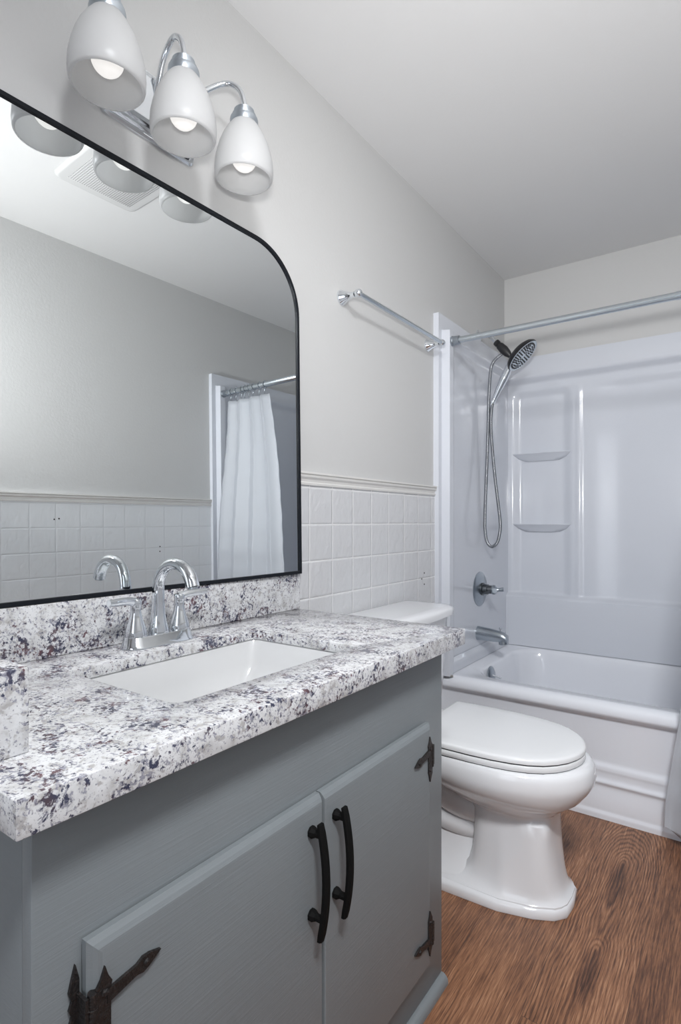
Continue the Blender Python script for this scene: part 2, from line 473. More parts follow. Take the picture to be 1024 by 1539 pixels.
# chair rails
prof = [(0, 1.160), (0.010, 1.160), (0.011, 1.166), (0.007, 1.170), (0.009, 1.177), (0.015, 1.183), (0.016, 1.189),
        (0.013, 1.190), (0.018, 1.193), (0.018, 1.1985), (0.0, 1.1985)]
def rail(name, side):
    bm = B()
    for ya, yb in (((1.2185, TY1), (ROOM_Y0, 0.224)) if side == 0 else ((ROOM_Y0, TY1),)):
        loft(bm, [[((x if side == 0 else ROOM_W - x), y, z) for x, z in prof] for y in (ya, yb)])
    struct(name, bm, 'trim', smooth=25)
rail('trim_1', 0); rail('trim_2', 1)

# ------------------------------------------------------------------ tub surround
def side_h(y, z):
    h = 0.024
    a = sm(2.128, 2.134, y)
    inner = 0.058 - 0.026 * sm(2.174, 2.186, y) * sm(0.455, 0.467, z) * (1 - sm(1.79, 1.83, z)) - 0.0 * y
    inner -= 0.012 * sm(2.165, 2.19, y)* (1 - sm(0.455, 0.475, z))
    inner -= 0.012 * sm(2.165, 2.19, y) * sm(1.79, 1.83, z)
    top = 1 - sm(1.846, 1.852, z)
    return h + (inner - h) * a * top
surr = empty('tub_surround', (0.75, 2.92, 0.41), 'white glossy acrylic three-wall surround with moulded corner shelves above the tub', 'tub surround')
SY = [2.10, 2.1265, 2.128, 2.131, 2.134, 2.14] + lin(2.15, 2.20, 12) + lin(2.22, 2.931, 20)
SZ = [0.412, 0.44] + lin(0.452, 0.478, 6) + lin(0.52, 1.78, 20) + lin(1.79, 1.83, 6) + [1.844, 1.846, 1.849, 1.852, 1.855, 1.915]
for side in (0, 1):
    pl = (lambda u, v, d: (d, u, v)) if side == 0 else (lambda u, v, d: (ROOM_W - d, u, v))
    obj('side_panel', relief(B(), SY, SZ, side_h, pl, 0.0), 'acrylic', surr, smooth=50)

def back_h(x, z):
    xm = min(x, ROOM_W - x)
    if z > 1.852: return 0.019
    body = 0.064
    # lower apron of the panel, ledge at z .68
    up = sm(0.660, 0.686, z) * (1 - sm(1.690, 1.735, z))
    # corner shelf niche
    nx = sm(0.045, 0.10, xm) * (1 - sm(0.300, 0.362, xm))
    # big panel
    bx = sm(0.395, 0.60, xm)
    d = body
    d -= 0.022 * up * nx
    d -= 0.016 * up * bx
    ridge = math.exp(-((xm - 0.385) / 0.014) ** 2) * 0.006 * up
    # cove below the top flange
    d -= 0.030 * (1 - sm(1.760, 1.795, z)) * sm(0.662, 0.684, z)
    # soft second step below the cove
    return d + ridge
BX = lin(0.03, 0.13, 14) + lin(0.15, 0.29, 8) + lin(0.30, 0.42, 24) + lin(0.43, 0.62, 20) + lin(0.66, 0.94, 6)
BX = BX + [ROOM_W - x for x in BX[::-1] if ROOM_W - x > 0.95]
BZ = [0.412] + lin(0.45, 0.64, 4) + lin(0.65, 0.70, 9) + lin(0.75, 1.62, 16) + lin(1.65, 1.85, 34) + [1.8525, 1.856, 1.907]
obj('back_panel', relief(B(), BX, BZ, back_h, lambda u, v, d: (u, ROOM_Y1 - d, v), 0.0), 'acrylic', surr, smooth=50)
# corner shelves, bowed underneath
for cx in (0.202, ROOM_W - 0.202):
    for sz in (1.041, 1.405):
        bm = B(); rings = []
        for dz, s, dep in ((0.0, 1.0, 0.036), (-0.004, 1.0, 0.038), (-0.008, 0.97, 0.034), (-0.024, 0.80, 0.020), (-0.040, 0.55, 0.008)):
            ring = []
            for i in range(25):
                t = -1 + 2 * i / 24
                ring.append((cx + t * 0.154 * s, ROOM_Y1 - 0.018 - dep * (1 - abs(t) ** 3.5) ** 0.6, sz + dz))
            ring += [(cx + 0.154 * s, ROOM_Y1 - 0.012, sz + dz), (cx - 0.154 * s, ROOM_Y1 - 0.012, sz + dz)]
            rings.append(ring)
        obj('corner_shelf', loft(bm, rings), 'acrylic', surr, smooth=50)

# ------------------------------------------------------------------ bathtub
TX0, TX1, TY0, TYB = 0.003, ROOM_W - 0.003, 2.140, 2.945
tub = empty('bathtub', (0.75, 2.54, 0), 'white alcove bathtub with rolled front rim and stepped apron', 'bathtub')
def bump_(z, c, w_, a): return a * math.exp(-((z - c) / w_) ** 2)
def apron_y(z):
    y = 2.168
    y -= 0.026 * sm(0.345, 0.372, z)
    y -= bump_(z, 0.178, 0.010, 0.009)
    y -= 0.008 * (1 - sm(0.165, 0.178, z))
    y -= bump_(z, 0.126, 0.009, 0.008)
    y -= 0.010 * (1 - sm(0.04, 0.125, z))
    y -= 0.006 * (1 - sm(0.018, 0.028, z))
    return max(y, 2.1405)
bm = B()
zs = [0.0, 0.012] + lin(0.016, 0.04, 6) + lin(0.06, 0.10, 4) + lin(0.105, 0.20, 24) + lin(0.22, 0.33, 4) + lin(0.34, 0.375, 8)
front = [(apron_y(z), z) for z in zs]
for a in lin(0, 90, 8)[1:]:
    a = math.radians(a); front.append((2.142 + 0.034 * (1 - math.cos(a)), 0.376 + 0.035 * math.sin(a)))
K = 10
def tub_ring(x0, x1, y0, y1, r, z): return [(x, y, z) for x, y in rrect(x0, x1, y0, y1, r, K)]
NR = 4 * (K + 1)
# apron + front roll as its own strip, then the deck ring and basin
xs = [TX0, TX1]
loft(bm, [[(x, y, z) for y, z in front] for x in xs], closed=False)
outer = []
inner = tub_ring(0.105, 1.40, 2.225, 2.880, 0.13, 0.4085)
for (x, y, z) in inner:
    # project each inner point to the outer rectangle
    cx, cy = 0.75, 2.55
    dx, dy = x - cx, y - cy
    t = min((TX1 - cx) / dx if dx > 0 else (TX0 - cx) / dx if dx < 0 else 9, (TYB - cy) / dy if dy > 0 else (2.176 - cy) / dy if dy < 0 else 9)
    outer.append((cx + dx * t, cy + dy * t, 0.411))
rings = [outer]
for ins, z, r in ((0.0, 0.4085, 0.13), (0.008, 0.403, 0.13), (0.016, 0.390, 0.13), (0.024, 0.36, 0.13), (0.040, 0.28, 0.13), (0.058, 0.18, 0.13), (0.08, 0.12, 0.13), (0.12, 0.09, 0.11), (0.18, 0.082, 0.09)):
    rings.append(tub_ring(0.105 + ins, 1.40 - ins * 1.6, 2.225 + ins * 0.8, 2.880 - ins * 0.8, r, z))
loft(bm, rings, cap0=False, cap1=True)
obj('basin', bm, 'tubenamel', tub, smooth=60)
# overflow plate and drain
ax = Vector((0.97, 0, 0.10)).normalized()
ov = obj('overflow_plate', lathe(B(), (0.131, 2.402, 0.370), ax, [(0, 0.040), (0.004, 0.040), (0.009, 0.034), (0.011, 0.015), (0.011, 0.0)], 32), 'dull', tub)
bm = B(); tube(bm, [(0.139, 2.402, 0.370), (0.158, 2.404, 0.367), (0.178, 2.407, 0.361)], [0.0055, 0.0035, 0.0042], 12)
obj('trip_lever', bm, 'chrome', ov)
obj('drain', lathe(B(), (0.34, 2.55, 0.081), (0, 0, 1), [(0, 0.035), (0.003, 0.035), (0.005, 0.03), (0.004, 0.0)], 24), 'chrome', tub)
bm = B(); tube(bm, [(0.035, 2.137, 0.4105), (0.050, 2.143, 0.4125), (0.066, 2.150, 0.4120)], [0.003, 0.0045, 0.0035], 10)
obj('caulk_lump', bm, 'caulk', tub, label='stained lump of old caulk at the tub corner')

# ------------------------------------------------------------------ shower fittings
RY, RZ = 2.155, 1.802
rod = empty('shower_rod', (0.06, RY, RZ), 'satin chrome tension rod spanning the tub opening below the ceiling', 'shower rod')
bm = B(); lathe(bm, (0.058, RY, RZ), (1, 0, 0), [(0.0, 0.0128), (0.80, 0.0128), (0.802, 0.0140), (0.83, 0.0140), (0.832, 0.0152), (ROOM_W - 0.116, 0.0152)], 28)
obj('tube', bm, 'satin', rod)
for x, s in ((0.058, 1), (ROOM_W - 0.058, -1)):
    obj('end_cap', lathe(B(), (x, RY, RZ), (s, 0, 0), [(0, 0.020), (0.006, 0.021), (0.010, 0.018), (0.014, 0.019), (0.028, 0.0175), (0.034, 0.0185), (0.036, 0.015)], 28), 'dull', rod)

SHY = 2.555
arm = empty('hand_shower_set', (0.0, SHY, 1.95), 'black and chrome rain shower head with hand shower and looped hose', 'shower')
obj('wall_flange', lathe(B(), (0.0, 2.585, 1.950), (1, 0, 0), [(0, 0.031), (0.004, 0.031), (0.010, 0.024), (0.013, 0.012)], 28), 'chrome', arm)
bm = B(); tube(bm, [(0.002, 2.585, 1.950), (0.040, 2.578, 1.949), (0.062, 2.568, 1.936), (0.082, 2.56, 1.915), (0.106, SHY, 1.888)], 0.0095, 16)
obj('arm', bm, 'chrome', arm)
dv = Vector((0.66, 0.0, -0.75)).normalized()
p0 = Vector((0.098, SHY, 1.896))
bm = B(); lathe(bm, p0, dv, [(0, 0.012), (0.002, 0.0155), (0.018, 0.0155), (0.020, 0.013), (0.026, 0.013), (0.028, 0.018), (0.060, 0.021), (0.085, 0.017), (0.105, 0.010)], 24)
brk = obj('bracket', bm, 'blackpl', arm, label='black plastic bracket')
hn = Vector((0.70, 0.05, -0.71)).normalized()
hc = Vector((0.222, SHY, 1.812))
bm = B(); lathe(bm, hc - hn * 0.034, hn, [(0, 0.022), (0.004, 0.040), (0.010, 0.060), (0.020, 0.076), (0.030, 0.083), (0.036, 0.0835), (0.039, 0.080)], 48)
hd = obj('spray_head', bm, 'blackpl', arm, label='black domed back of the spray head')
bm = B(); lathe(bm, hc, hn, [(0.002, 0.080), (0.0065, 0.0815), (0.0075, 0.078), (0.006, 0.074), (0.007, 0.0)], 48)
fp = obj('face_plate', bm, 'satin', hd, label='chrome spray face')
a_, b_ = frame_from(hn)
bm = B()
for ring_r, cnt, sz in ((0.066, 30, 0.0042), (0.054, 26, 0.0036), (0.042, 20, 0.0036), (0.030, 14, 0.0034), (0.018, 8, 0.0036)):
    for i in range(cnt):
        if ring_r == 0.054 and i % 5 == 0: continue
        a = 2 * PI * i / cnt
        c = hc + (a_ * math.cos(a) + b_ * math.sin(a)) * ring_r + hn * 0.0068
        lathe(bm, c, hn, [(0, sz), (0.002, sz * 0.8)], 8)
nz = obj('nozzles', bm, 'blackpl', fp); nz['kind'] = 'stuff'
# hand shower handle
h0 = Vector((0.163, SHY, 1.772)); h1 = Vector((0.092, SHY, 1.632))
bm = B(); tube(bm, [h0 + Vector((0.012, 0, 0.022)), h0, h0.lerp(h1, 0.35), h0.lerp(h1, 0.7), h1], [0.015, 0.0165, 0.0195, 0.0150, 0.0110], 20)
hs = obj('hand_shower_handle', bm, 'chrome', arm)
dh = (h1 - h0).normalized()
obj('hose_nut', lathe(B(), h1, dh, [(0, 0.0095), (0.003, 0.011), (0.022, 0.010), (0.034, 0.008)], 16), 'chrome', hs)
hose = [(0.133, SHY, 1.836), (0.112, SHY, 1.826), (0.088, SHY, 1.806), (0.074, SHY, 1.770), (0.067, SHY, 1.690), (0.063, SHY, 1.60), (0.057, SHY, 1.38), (0.045, SHY, 1.083),
        (0.047, SHY, 1.000), (0.058, SHY, 0.951), (0.080, SHY, 0.934), (0.104, SHY, 0.953), (0.117, SHY, 1.000), (0.119, SHY, 1.050), (0.108, SHY, 1.150),
        (0.094, SHY, 1.261), (0.079, SHY, 1.420), (0.074, SHY, 1.52), (0.079, SHY, 1.59), (0.089, SHY, 1.625)]
obj('hose', tube(B(), hose, 0.0074, 12, 10), 'hose', arm)

PF = 0.033    # face of the side panel inside the surround
vy, vz = 2.520, 0.735
valve = empty('shower_valve', (PF, vy, vz), 'round metal shower valve plate with small lever above the tub spout', 'shower valve')
obj('plate', lathe(B(), (PF - 0.002, vy, vz), (1, 0, 0), [(0, 0.080), (0.004, 0.081), (0.009, 0.074), (0.010, 0.060), (0.013, 0.055), (0.014, 0.0)], 48), 'dull', valve)
bm = B(); lathe(bm, (PF + 0.011, vy, vz), (1, 0, 0), [(0, 0.030), (0.008, 0.030), (0.010, 0.024), (0.030, 0.024), (0.032, 0.020), (0.052, 0.019)], 24)
obj('stem_cover', bm, mat('dark_stem', (0.16, 0.17, 0.18), 0.3, 1.0), valve)
bm = B(); lathe(bm, (PF + 0.060, vy, vz), (1, 0, 0), [(0, 0.019), (0.004, 0.022), (0.016, 0.021), (0.022, 0.013), (0.024, 0.0)], 24)
tube(bm, [(PF + 0.070, vy, vz), (PF + 0.082, vy - 0.022, vz + 0.002), (PF + 0.092, vy - 0.052, vz + 0.003)], [0.011, 0.009, 0.0115], 14)
tube(bm, [(PF + 0.070, vy, vz), (PF + 0.092, vy + 0.004, vz + 0.001), (PF + 0.112, vy + 0.008, vz + 0.004)], [0.012, 0.008, 0.010], 14)
obj('lever_handle', bm, 'dull', valve)
sy, sz = 2.500, 0.530
spout = empty('tub_spout', (PF, sy, sz), 'chrome bathtub spout with diverter knob below the shower valve', 'tub spout')
bm = B(); rings = []
for t, r, dz in ((0.0, 0.033, 0), (0.004, 0.034, 0), (0.010, 0.0325, 0), (0.05, 0.0305, -0.001), (0.09, 0.0275, -0.004), (0.115, 0.0255, -0.006), (0.130, 0.023, -0.009), (0.140, 0.019, -0.014)):
    rings.append([(PF - 0.003 + t, sy + math.cos(2 * PI * i / 24) * r * 0.9, sz + dz + math.sin(2 * PI * i / 24) * r) for i in range(24)])
loft(bm, rings)
lathe(bm, (PF + 0.118, sy, sz - 0.012), (0.1, 0, -1), [(0, 0.019), (0.026, 0.020), (0.028, 0.016), (0.022, 0.0)], 20)
obj('spout_body', bm, 'dull', spout)
obj('diverter_knob', lathe(B(), (PF + 0.106, sy, sz + 0.012), (0, 0, 1), [(0, 0.003), (0.018, 0.003), (0.019, 0.007), (0.024, 0.0075), (0.027, 0.003)], 14), 'chrome', spout)

# ------------------------------------------------------------------ shower curtain and rings
XL = [(1.745, 1.068), (1.365, 0.985), (1.08, 0.937), (0.81, 0.908), (0.41, 0.868), (0.28, 0.848), (0.14, 0.829), (0.05, 0.826), (0.03, 0.829)]
def left_x(z):
    for (z1, x1), (z0, x0) in zip(XL, XL[1:]):
        if z >= z0: return x0 + (x1 - x0) * (z - z0) / (z1 - z0)
    return XL[-1][1]
bm = B(); NS, NZ = 150, 70; grid = []
CZT, CZB = 1.748, 0.032
for j in range(NZ):
    z = CZT + (CZB - CZT) * j / (NZ - 1); row = []
    f = (CZT - z) / (CZT - CZB)
    for i in range(NS):
        s = i / (NS - 1)
        xl = left_x(z); xr = 1.400 + 0.030 * sm(0, 0.4, f)
        ph = 2 * PI * 4.2 * s + 0.9 * math.sin(5 * s + f * 1.7)
        amp = (0.013 + 0.012 * f) * (0.35 + 0.65 * sm(0.0, 0.12, s))
        yc = 2.152 - 0.070 * sm(0.0, 0.62, f)
        x = xl + (xr - xl) * s + 0.006 * math.sin(2 * ph)
        zz = z
        if f > 0.97:  # rounded lower corner
            zz = max(z, CZB + 0.03 * (1 - sm(0, 0.14, s)))
        # packing creases every 12 cm
        cr = abs(((z + 0.02) % 0.125) / 0.125 - 0.5) * 2
        yy = yc + amp * math.sin(ph) - 0.004 * (1 - cr)
        row.append(bm.verts.new((x, yy, zz)))
    grid.append(row)
for j in range(NZ - 1):
    for i in range(NS - 1):
        bm.faces.new((grid[j][i], grid[j][i + 1], grid[j + 1][i + 1], grid[j + 1][i]))
cur = empty('shower_curtain', (1.25, RY, CZB), 'white vinyl shower curtain gathered at the right end of the rod, seen in the mirror', 'shower curtain')
cs = obj('curtain_sheet', bm, 'curtain', cur, smooth=80)
sol = cs.modifiers.new('solid', 'SOLIDIFY'); sol.thickness = 0.0012
ringproto = None
RX = [1.108, 1.148, 1.196, 1.229, 1.262, 1.288, 1.332, 1.376]
for i, x in enumerate(RX):
    if ringproto is None:
        r0 = empty('curtain_ring', (x, RY, RZ), 'metal shower curtain ring hooked over the rod above the white curtain', 'curtain ring', 'curtain rings on the shower rod')
        pts = [(x + 0.003 * math.sin(a), RY + 0.019 * math.sin(a), RZ - 0.003 + 0.0195 * math.cos(a)) for a in [2 * PI * k / 24 for k in range(25)]]
        obj('loop', tube(B(), pts, 0.0018, 8, 1, smooth=False), 'dull', r0)
        hk = [(x, RY, RZ - 0.022), (x + 0.002, RY, RZ - 0.032), (x + 0.004, RY - 0.003, RZ - 0.044), (x, RY - 0.004, RZ - 0.052), (x - 0.006, RY - 0.004, RZ - 0.046)]
        obj('hook', tube(B(), hk, 0.0018, 8, 4), 'dull', r0)
        for k in (0, 1):
            pass
        obj('bead', lathe(B(), (x, RY, RZ + 0.0155), (0, 0, 1), [(0, 0.001), (0.0012, 0.0035), (0.004, 0.0045), (0.0068, 0.0035), (0.008, 0.001)], 12), 'dull', r0)
        ringproto = r0
    else:
        r = ringproto.copy(); COL.objects.link(r); r.location = (x, RY, RZ)
        for ch in list(ringproto.children):
            c = ch.copy(); COL.objects.link(c); c.parent = r

# ------------------------------------------------------------------ vanity cabinet
CF, CY0, CY1, CZ1 = 0.479, 0.264, 1.175, 0.7705
van = empty('vanity_cabinet', (0.24, 0.72, 0), 'blue-grey painted vanity cabinet with two slab doors under the granite counter', 'cabinet')
bm = B()
box(bm, 0.008, CF - 0.019, CY0, CY0 + 0.016, 0, CZ1); box(bm, 0.008, CF - 0.019, CY1 - 0.016, CY1, 0, CZ1)
box(bm, CF - 0.019, CF, CY0, CY1, 0, CZ1)
box(bm, 0.008, CF - 0.019, CY0 + 0.016, CY1 - 0.016, 0.08, 0.096)
obj('carcass', bm, 'cab', van, smooth=0, bevel=0.0012)
# quarter round at the floor
bm = B()
q = [(CF, 0.0), (CF + 0.0165, 0.0)] + [(CF + 0.0165 * math.cos(a), 0.004 + 0.018 * math.sin(a)) for a in [math.radians(t) for t in (0, 15, 30, 45, 60, 75, 90)]] + [(CF, 0.022)]
loft(bm, [[(x, CY0 - 0.002, z) for x, z in q], [(x, CY1, z) for x, z in q]])
obj('shoe_moulding', bm, 'cab', van, smooth=50)
D0, D1, DZ0, DZ1 = CF + 0.0025, 0.498, 0.099, 0.620
def door(y0, y1, c0, c1):
    bm = B(); mid = D1 - 0.009
    r = [[(D0, y0 + 0.002), (D0, y1 - 0.002)]]
    def rect(x, a, b, c, d): return [(x, a, c), (x, b, c), (x, b, d), (x, a, d)]
    rings = [rect(D0, y0, y1, DZ0, DZ1), rect(mid, y0, y1, DZ0, DZ1)]
    for t in (0.35, 0.7, 1.0):
        x = mid + (D1 - mid) * math.sin(t * PI / 2) ** 0.9
        rings.append(rect(x, y0 + c0 * t, y1 - c1 * t, DZ0 + 0.014 * t, DZ1 - 0.015 * t))
    loft(bm, rings)
    return obj('door', bm, 'cab', van, smooth=12)
dl = door(0.314, 0.7050, 0.013, 0.004); dr = door(0.7075, 1.089, 0.004, 0.013)
def handle(y, parent):
    bm = B(); z0, z1 = 0.414, 0.592; hx = 0.0070
    rings = []
    for i in range(15):
        t = -1 + 2 * i / 14
        z = (z0 + z1) / 2 + (z1 - z0) / 2 * t; x = 0.5175 + 0.0115 * (1 - t * t)
        e = 0.82 if abs(t) == 1 else 1.0
        rings.append([(x - 0.004 * e, y - hx * e, z), (x + 0.001, y - hx * e, z), (x + 0.0045 * e, y - hx * 0.45, z), (x + 0.0045 * e, y + hx * 0.45, z), (x + 0.001, y + hx * e, z), (x - 0.004 * e, y + hx * e, z)])
    loft(bm, rings)
    for z in (0.575, 0.447):
        loft(bm, [[(xx, y + math.cos(PI / 4 * k + PI / 8) * rr, z + math.sin(PI / 4 * k + PI / 8) * rr) for k in range(8)] for xx, rr in ((0.4982, 0.0092), (0.5020, 0.0095), (0.509, 0.0060), (0.5195, 0.0060))])
    obj('handle', bm, 'handle', parent, smooth=20)
handle(0.6735, dl); handle(0.7365, dr)

def hinge(side, zc, parent, flip=1, arm_dir=1):
    """wrought cabinet hinge. side +1: knuckle on the right edge of a door whose leaf points to -y"""
    yk = 1.0905 if side > 0 else 0.3125
    s = -side                                  # leaf on the door goes to s*y
    bm = B(); X0, X1 = 0.4982, 0.5012
    def plate(pts, x0, x1):
        loft(bm, [[(x0, yk + s * a, zc + flip * b) for a, b in pts], [(x1, yk + s * a, zc + flip * b) for a, b in pts]])
    # vertical door leaf with spear ends
    leaf = [(0.006, -0.036), (0.010, -0.042), (0.0155, -0.053), (0.019, -0.041), (0.0225, -0.033), (0.0225, 0.018), (0.024, 0.024), (0.0195, 0.032), (0.016, 0.043), (0.011, 0.031), (0.006, 0.024)]
    plate(leaf, X0, X1)
    # strap with a spear tip
    L, dx, dz = 0.075, 1.0, -0.15 * arm_dir
    def pt(t, h): 
        return (0.018 + t * dx, 0.010 * 1 + t * dz + h)
    arm_ = [pt(0, -0.007), pt(0.035, -0.0055), pt(0.043, -0.0085), pt(0.052, -0.0065), pt(0.066, 0.0), pt(0.052, 0.0065), pt(0.043, 0.0085), pt(0.035, 0.0055), pt(0, 0.007)]
    plate(arm_, X0 + 0.0003, X1 + 0.001)
    # frame leaf, on the face frame
    fl = [(-0.002, -0.030), (-0.006, -0.040), (-0.009, -0.030), (-0.013, -0.026), (-0.010, -0.018), (-0.013, -0.010), (-0.010, -0.002), (-0.013, 0.006), (-0.010, 0.014), (-0.013, 0.024), (-0.010, 0.036), (-0.006, 0.050), (-0.002, 0.034)]
    loft(bm, [[(CF + 0.0006, yk + s * a, zc + flip * b) for a, b in fl], [(CF + 0.004, yk + s * a, zc + flip * b) for a, b in fl]])
    # knuckle
    lathe(bm, (D1 - 0.0005, yk + s * 0.004, zc - 0.024 * 1), (0, 0, 1), [(0, 0.0052), (0.014, 0.0052), (0.0145, 0.0042), (0.0155, 0.0042), (0.016, 0.0052), (0.03, 0.0052), (0.0305, 0.0042), (0.0315, 0.0042), (0.032, 0.0052), (0.046, 0.0052)], 14)
    box(bm, CF + 0.001, D1 + 0.002, yk - s * 0.0035 - 0.0018, yk - s * 0.0035 + 0.0018, zc - 0.022, zc + 0.020)
    for (a, b) in ((0.0155, -0.028), (0.0155, 0.016)):
        lathe(bm, (X1 - 0.0005, yk + s * a, zc + flip * b), (1, 0, 0), [(0, 0.0042), (0.0015, 0.0038), (0.003, 0.0015)], 12)
    c = pt(0.047, 0); lathe(bm, (X1 + 0.0005, yk + s * c[0], zc + flip * c[1]), (1, 0, 0), [(0, 0.0040), (0.0015, 0.0035), (0.003, 0.0015)], 12)
    obj('hinge', bm, 'hinge', parent, smooth=30)
hinge(1, 0.553, dr, 1); hinge(1, 0.172, dr, -1, 1)
hinge(-1, 0.548, dl, 1, -1); hinge(-1, 0.172, dl, -1, -1)

# ------------------------------------------------------------------ countertop with backsplash
GT, G0, G1, GX = 0.807, 0.232, 1.213, 0.520
ct = empty('granite_countertop', (0.26, 0.72, 0.771), 'white granite countertop with purple and grey flecks and polished mitred edge on the vanity', 'countertop')
bm = B()
def loop_verts(pts, z): return [bm.verts.new((x, y, z)) for x, y in pts]
def rectp(i, j): return [(0.002 + j, G0 + i), (GX - i, G0 + i), (GX - i, G1 - i), (0.002 + j, G1 - i)]
hole = rrect(0.138, 0.418, 0.482, 0.916, 0.020, 5)
zb, zl = GT - 0.020, 0.7712
ot, ht = loop_verts(rectp(0, 0), GT), loop_verts(hole, GT)
ob, oi = loop_verts(rectp(0, 0), zl), loop_verts(rectp(0.025, 0.002), zl)
ou, hb = loop_verts(rectp(0.025, 0.002), zb), loop_verts(hole, zb)
def edges_of(*L):
    es = []
    for vs in L:
        for i in range(len(vs)):
            e = bm.edges.get((vs[i], vs[(i + 1) % len(vs)]))
            es.append(e or bm.edges.new((vs[i], vs[(i + 1) % len(vs)])))
    return es
bmesh.ops.triangle_fill(bm, use_beauty=True, use_dissolve=False, edges=edges_of(ot, ht))
bmesh.ops.triangle_fill(bm, use_beauty=True, use_dissolve=False, edges=edges_of(ou, hb))
for a, b in ((ot, ob), (ob, oi), (oi, ou), (ht, hb)):
    for i in range(len(a)):
        j = (i + 1) % len(a); bm.faces.new((a[i], a[j], b[j], b[i]))
obj('slab', bm, 'granite', ct, smooth=0, bevel=0.0018)
obj('backsplash', box(B(), 0.007, 0.020, G0, 1.218, GT + 0.0002, 0.9055), 'granite', ct, smooth=0, bevel=0.0015)
obj('side_splash', box(B(), 0.0205, 0.419, 0.2555, 0.2903, GT + 0.0002, 0.8988), 'granite', ct, smooth=0, bevel=0.0015)

# undermount basin
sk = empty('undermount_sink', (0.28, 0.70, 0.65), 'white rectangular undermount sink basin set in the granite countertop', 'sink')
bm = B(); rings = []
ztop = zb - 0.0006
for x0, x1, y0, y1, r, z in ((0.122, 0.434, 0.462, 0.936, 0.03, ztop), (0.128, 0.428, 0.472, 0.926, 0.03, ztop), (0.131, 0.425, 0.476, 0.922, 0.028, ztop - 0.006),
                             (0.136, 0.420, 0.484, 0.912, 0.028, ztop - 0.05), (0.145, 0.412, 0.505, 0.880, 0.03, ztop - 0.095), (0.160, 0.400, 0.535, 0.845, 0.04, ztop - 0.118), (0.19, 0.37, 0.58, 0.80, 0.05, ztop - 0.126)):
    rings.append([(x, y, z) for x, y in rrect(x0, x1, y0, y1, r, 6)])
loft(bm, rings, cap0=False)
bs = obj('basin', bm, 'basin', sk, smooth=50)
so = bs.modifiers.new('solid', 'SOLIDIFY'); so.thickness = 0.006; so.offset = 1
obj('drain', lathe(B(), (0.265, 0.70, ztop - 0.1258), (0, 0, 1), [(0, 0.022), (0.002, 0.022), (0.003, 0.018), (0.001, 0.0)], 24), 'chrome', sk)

# ------------------------------------------------------------------ faucet
FX, FY = 0.0755, 0.704
fa = empty('faucet', (FX, FY, GT), 'chrome two-handle arc faucet standing behind the white sink', 'faucet')
bm = B(); rings = []
def stad(hx, hy, z, k=8):
    out = []
    for s, a0 in ((1, 0), (-1, 180)):
        for i in range(k + 1):
            a = math.radians(a0 + 180 * i / k)
            out.append((FX + hx * math.cos(a), FY + s * (hy - hx) + hx * math.sin(a), z))
    return out
for hx, hy, z in ((0.029, 0.081, 0), (0.029, 0.081, 0.003), (0.0265, 0.0785, 0.006), (0.0235, 0.0750, 0.021), (0.022, 0.0735, 0.0225)):
    rings.append(stad(hx, hy, GT + 0.0003 + z))
obj('base', loft(bm, rings), 'chrome', fa, smooth=40)
bz = GT + 0.0225
bm = B()
lathe(bm, (FX, FY, bz), (0, 0, 1), [(0, 0.0205), (0.004, 0.0205), (0.020, 0.0165), (0.040, 0.0135), (0.060, 0.0128)], 28)
pts = [(FX, FY, bz + 0.055), (FX, FY, bz + 0.078)]
rc = 0.054
for a in lin(180, 12, 13)[0:]:
    r = math.radians(a); pts.append((FX + rc + rc * math.cos(r), FY, bz + 0.087 + rc * math.sin(r)))
tube(bm, pts, [0.0128, 0.0120, 0.0117, 0.0115, 0.0115, 0.0118, 0.0124, 0.0130, 0.0135], 24, 4)
sp = obj('spout', bm, 'chrome', fa, smooth=50)
tip = Vector(pts[-1]); 
obj('aerator', lathe(B(), tip + Vector((0, 0, 0.0)), (0.20, 0, -1), [(0, 0.0095), (0.004, 0.0095), (0.004, 0.006), (0.002, 0.0)], 20), 'dull', sp)
for s in (-1, 1):
    hy = FY + s * 0.052
    bm = B()
    lathe(bm, (FX, hy, bz), (0, 0, 1), [(0, 0.0215), (0.003, 0.0215), (0.015, 0.0190), (0.034, 0.0130), (0.048, 0.0100), (0.060, 0.0105), (0.068, 0.0118), (0.072, 0.0100), (0.073, 0)], 28)
    hh = obj('handle_stem', bm, 'chrome', fa, smooth=50)
    bm = B()
    tube(bm, [(FX - 0.002, hy, bz + 0.066), (FX + 0.003, hy + s * 0.020, bz + 0.0705), (FX + 0.007, hy + s * 0.044, bz + 0.0715), (FX + 0.010, hy + s * 0.064, bz + 0.0725)], [0.0090, 0.0078, 0.0075, 0.0062], 16, 6, flat=1.0)
    obj('lever', bm, 'chrome', hh, smooth=60)

# ------------------------------------------------------------------ mirror
MA, MB = -0.016, 0.007
MX0, MYR, MZR = 0.0125, 0.43, 0.915
nrm = Vector((1, MA, MB)).normalized()
def mir(y, z, off=0.0):
    x = MX0 - MA * (y - MYR) - MB * (z - MZR)
    return Vector((x, y, z)) + nrm * off
def mir_outline(ins, k=20):
    y0, z0, z1, R = 0.228 + ins, 0.9068 + ins, 1.793 - ins, 0.165 - ins
    yb, yt = 1.2155 - ins, 1.2075 - ins
    out = [(y0, z0), (yb, z0)]
    for i in range(k + 1):
        a = math.radians(90 * i / k); out.append((yt - R + R * math.cos(a) + 0.0015 * math.cos(a) * (1 - i / k), z1 - R + R * math.sin(a)))
    for i in range(k + 1):
        a = math.radians(90 + 90 * i / k); out.append((y0 + R + R * math.cos(a), z1 - R + R * math.sin(a)))
    return out
mr = empty('wall_mirror', (0.015, 0.72, 0.9068), 'large arched-corner mirror in a thin black frame resting on the granite backsplash', 'mirror')
bm = B(); fw = 0.0078
o_, i_ = mir_outline(0), mir_outline(fw)
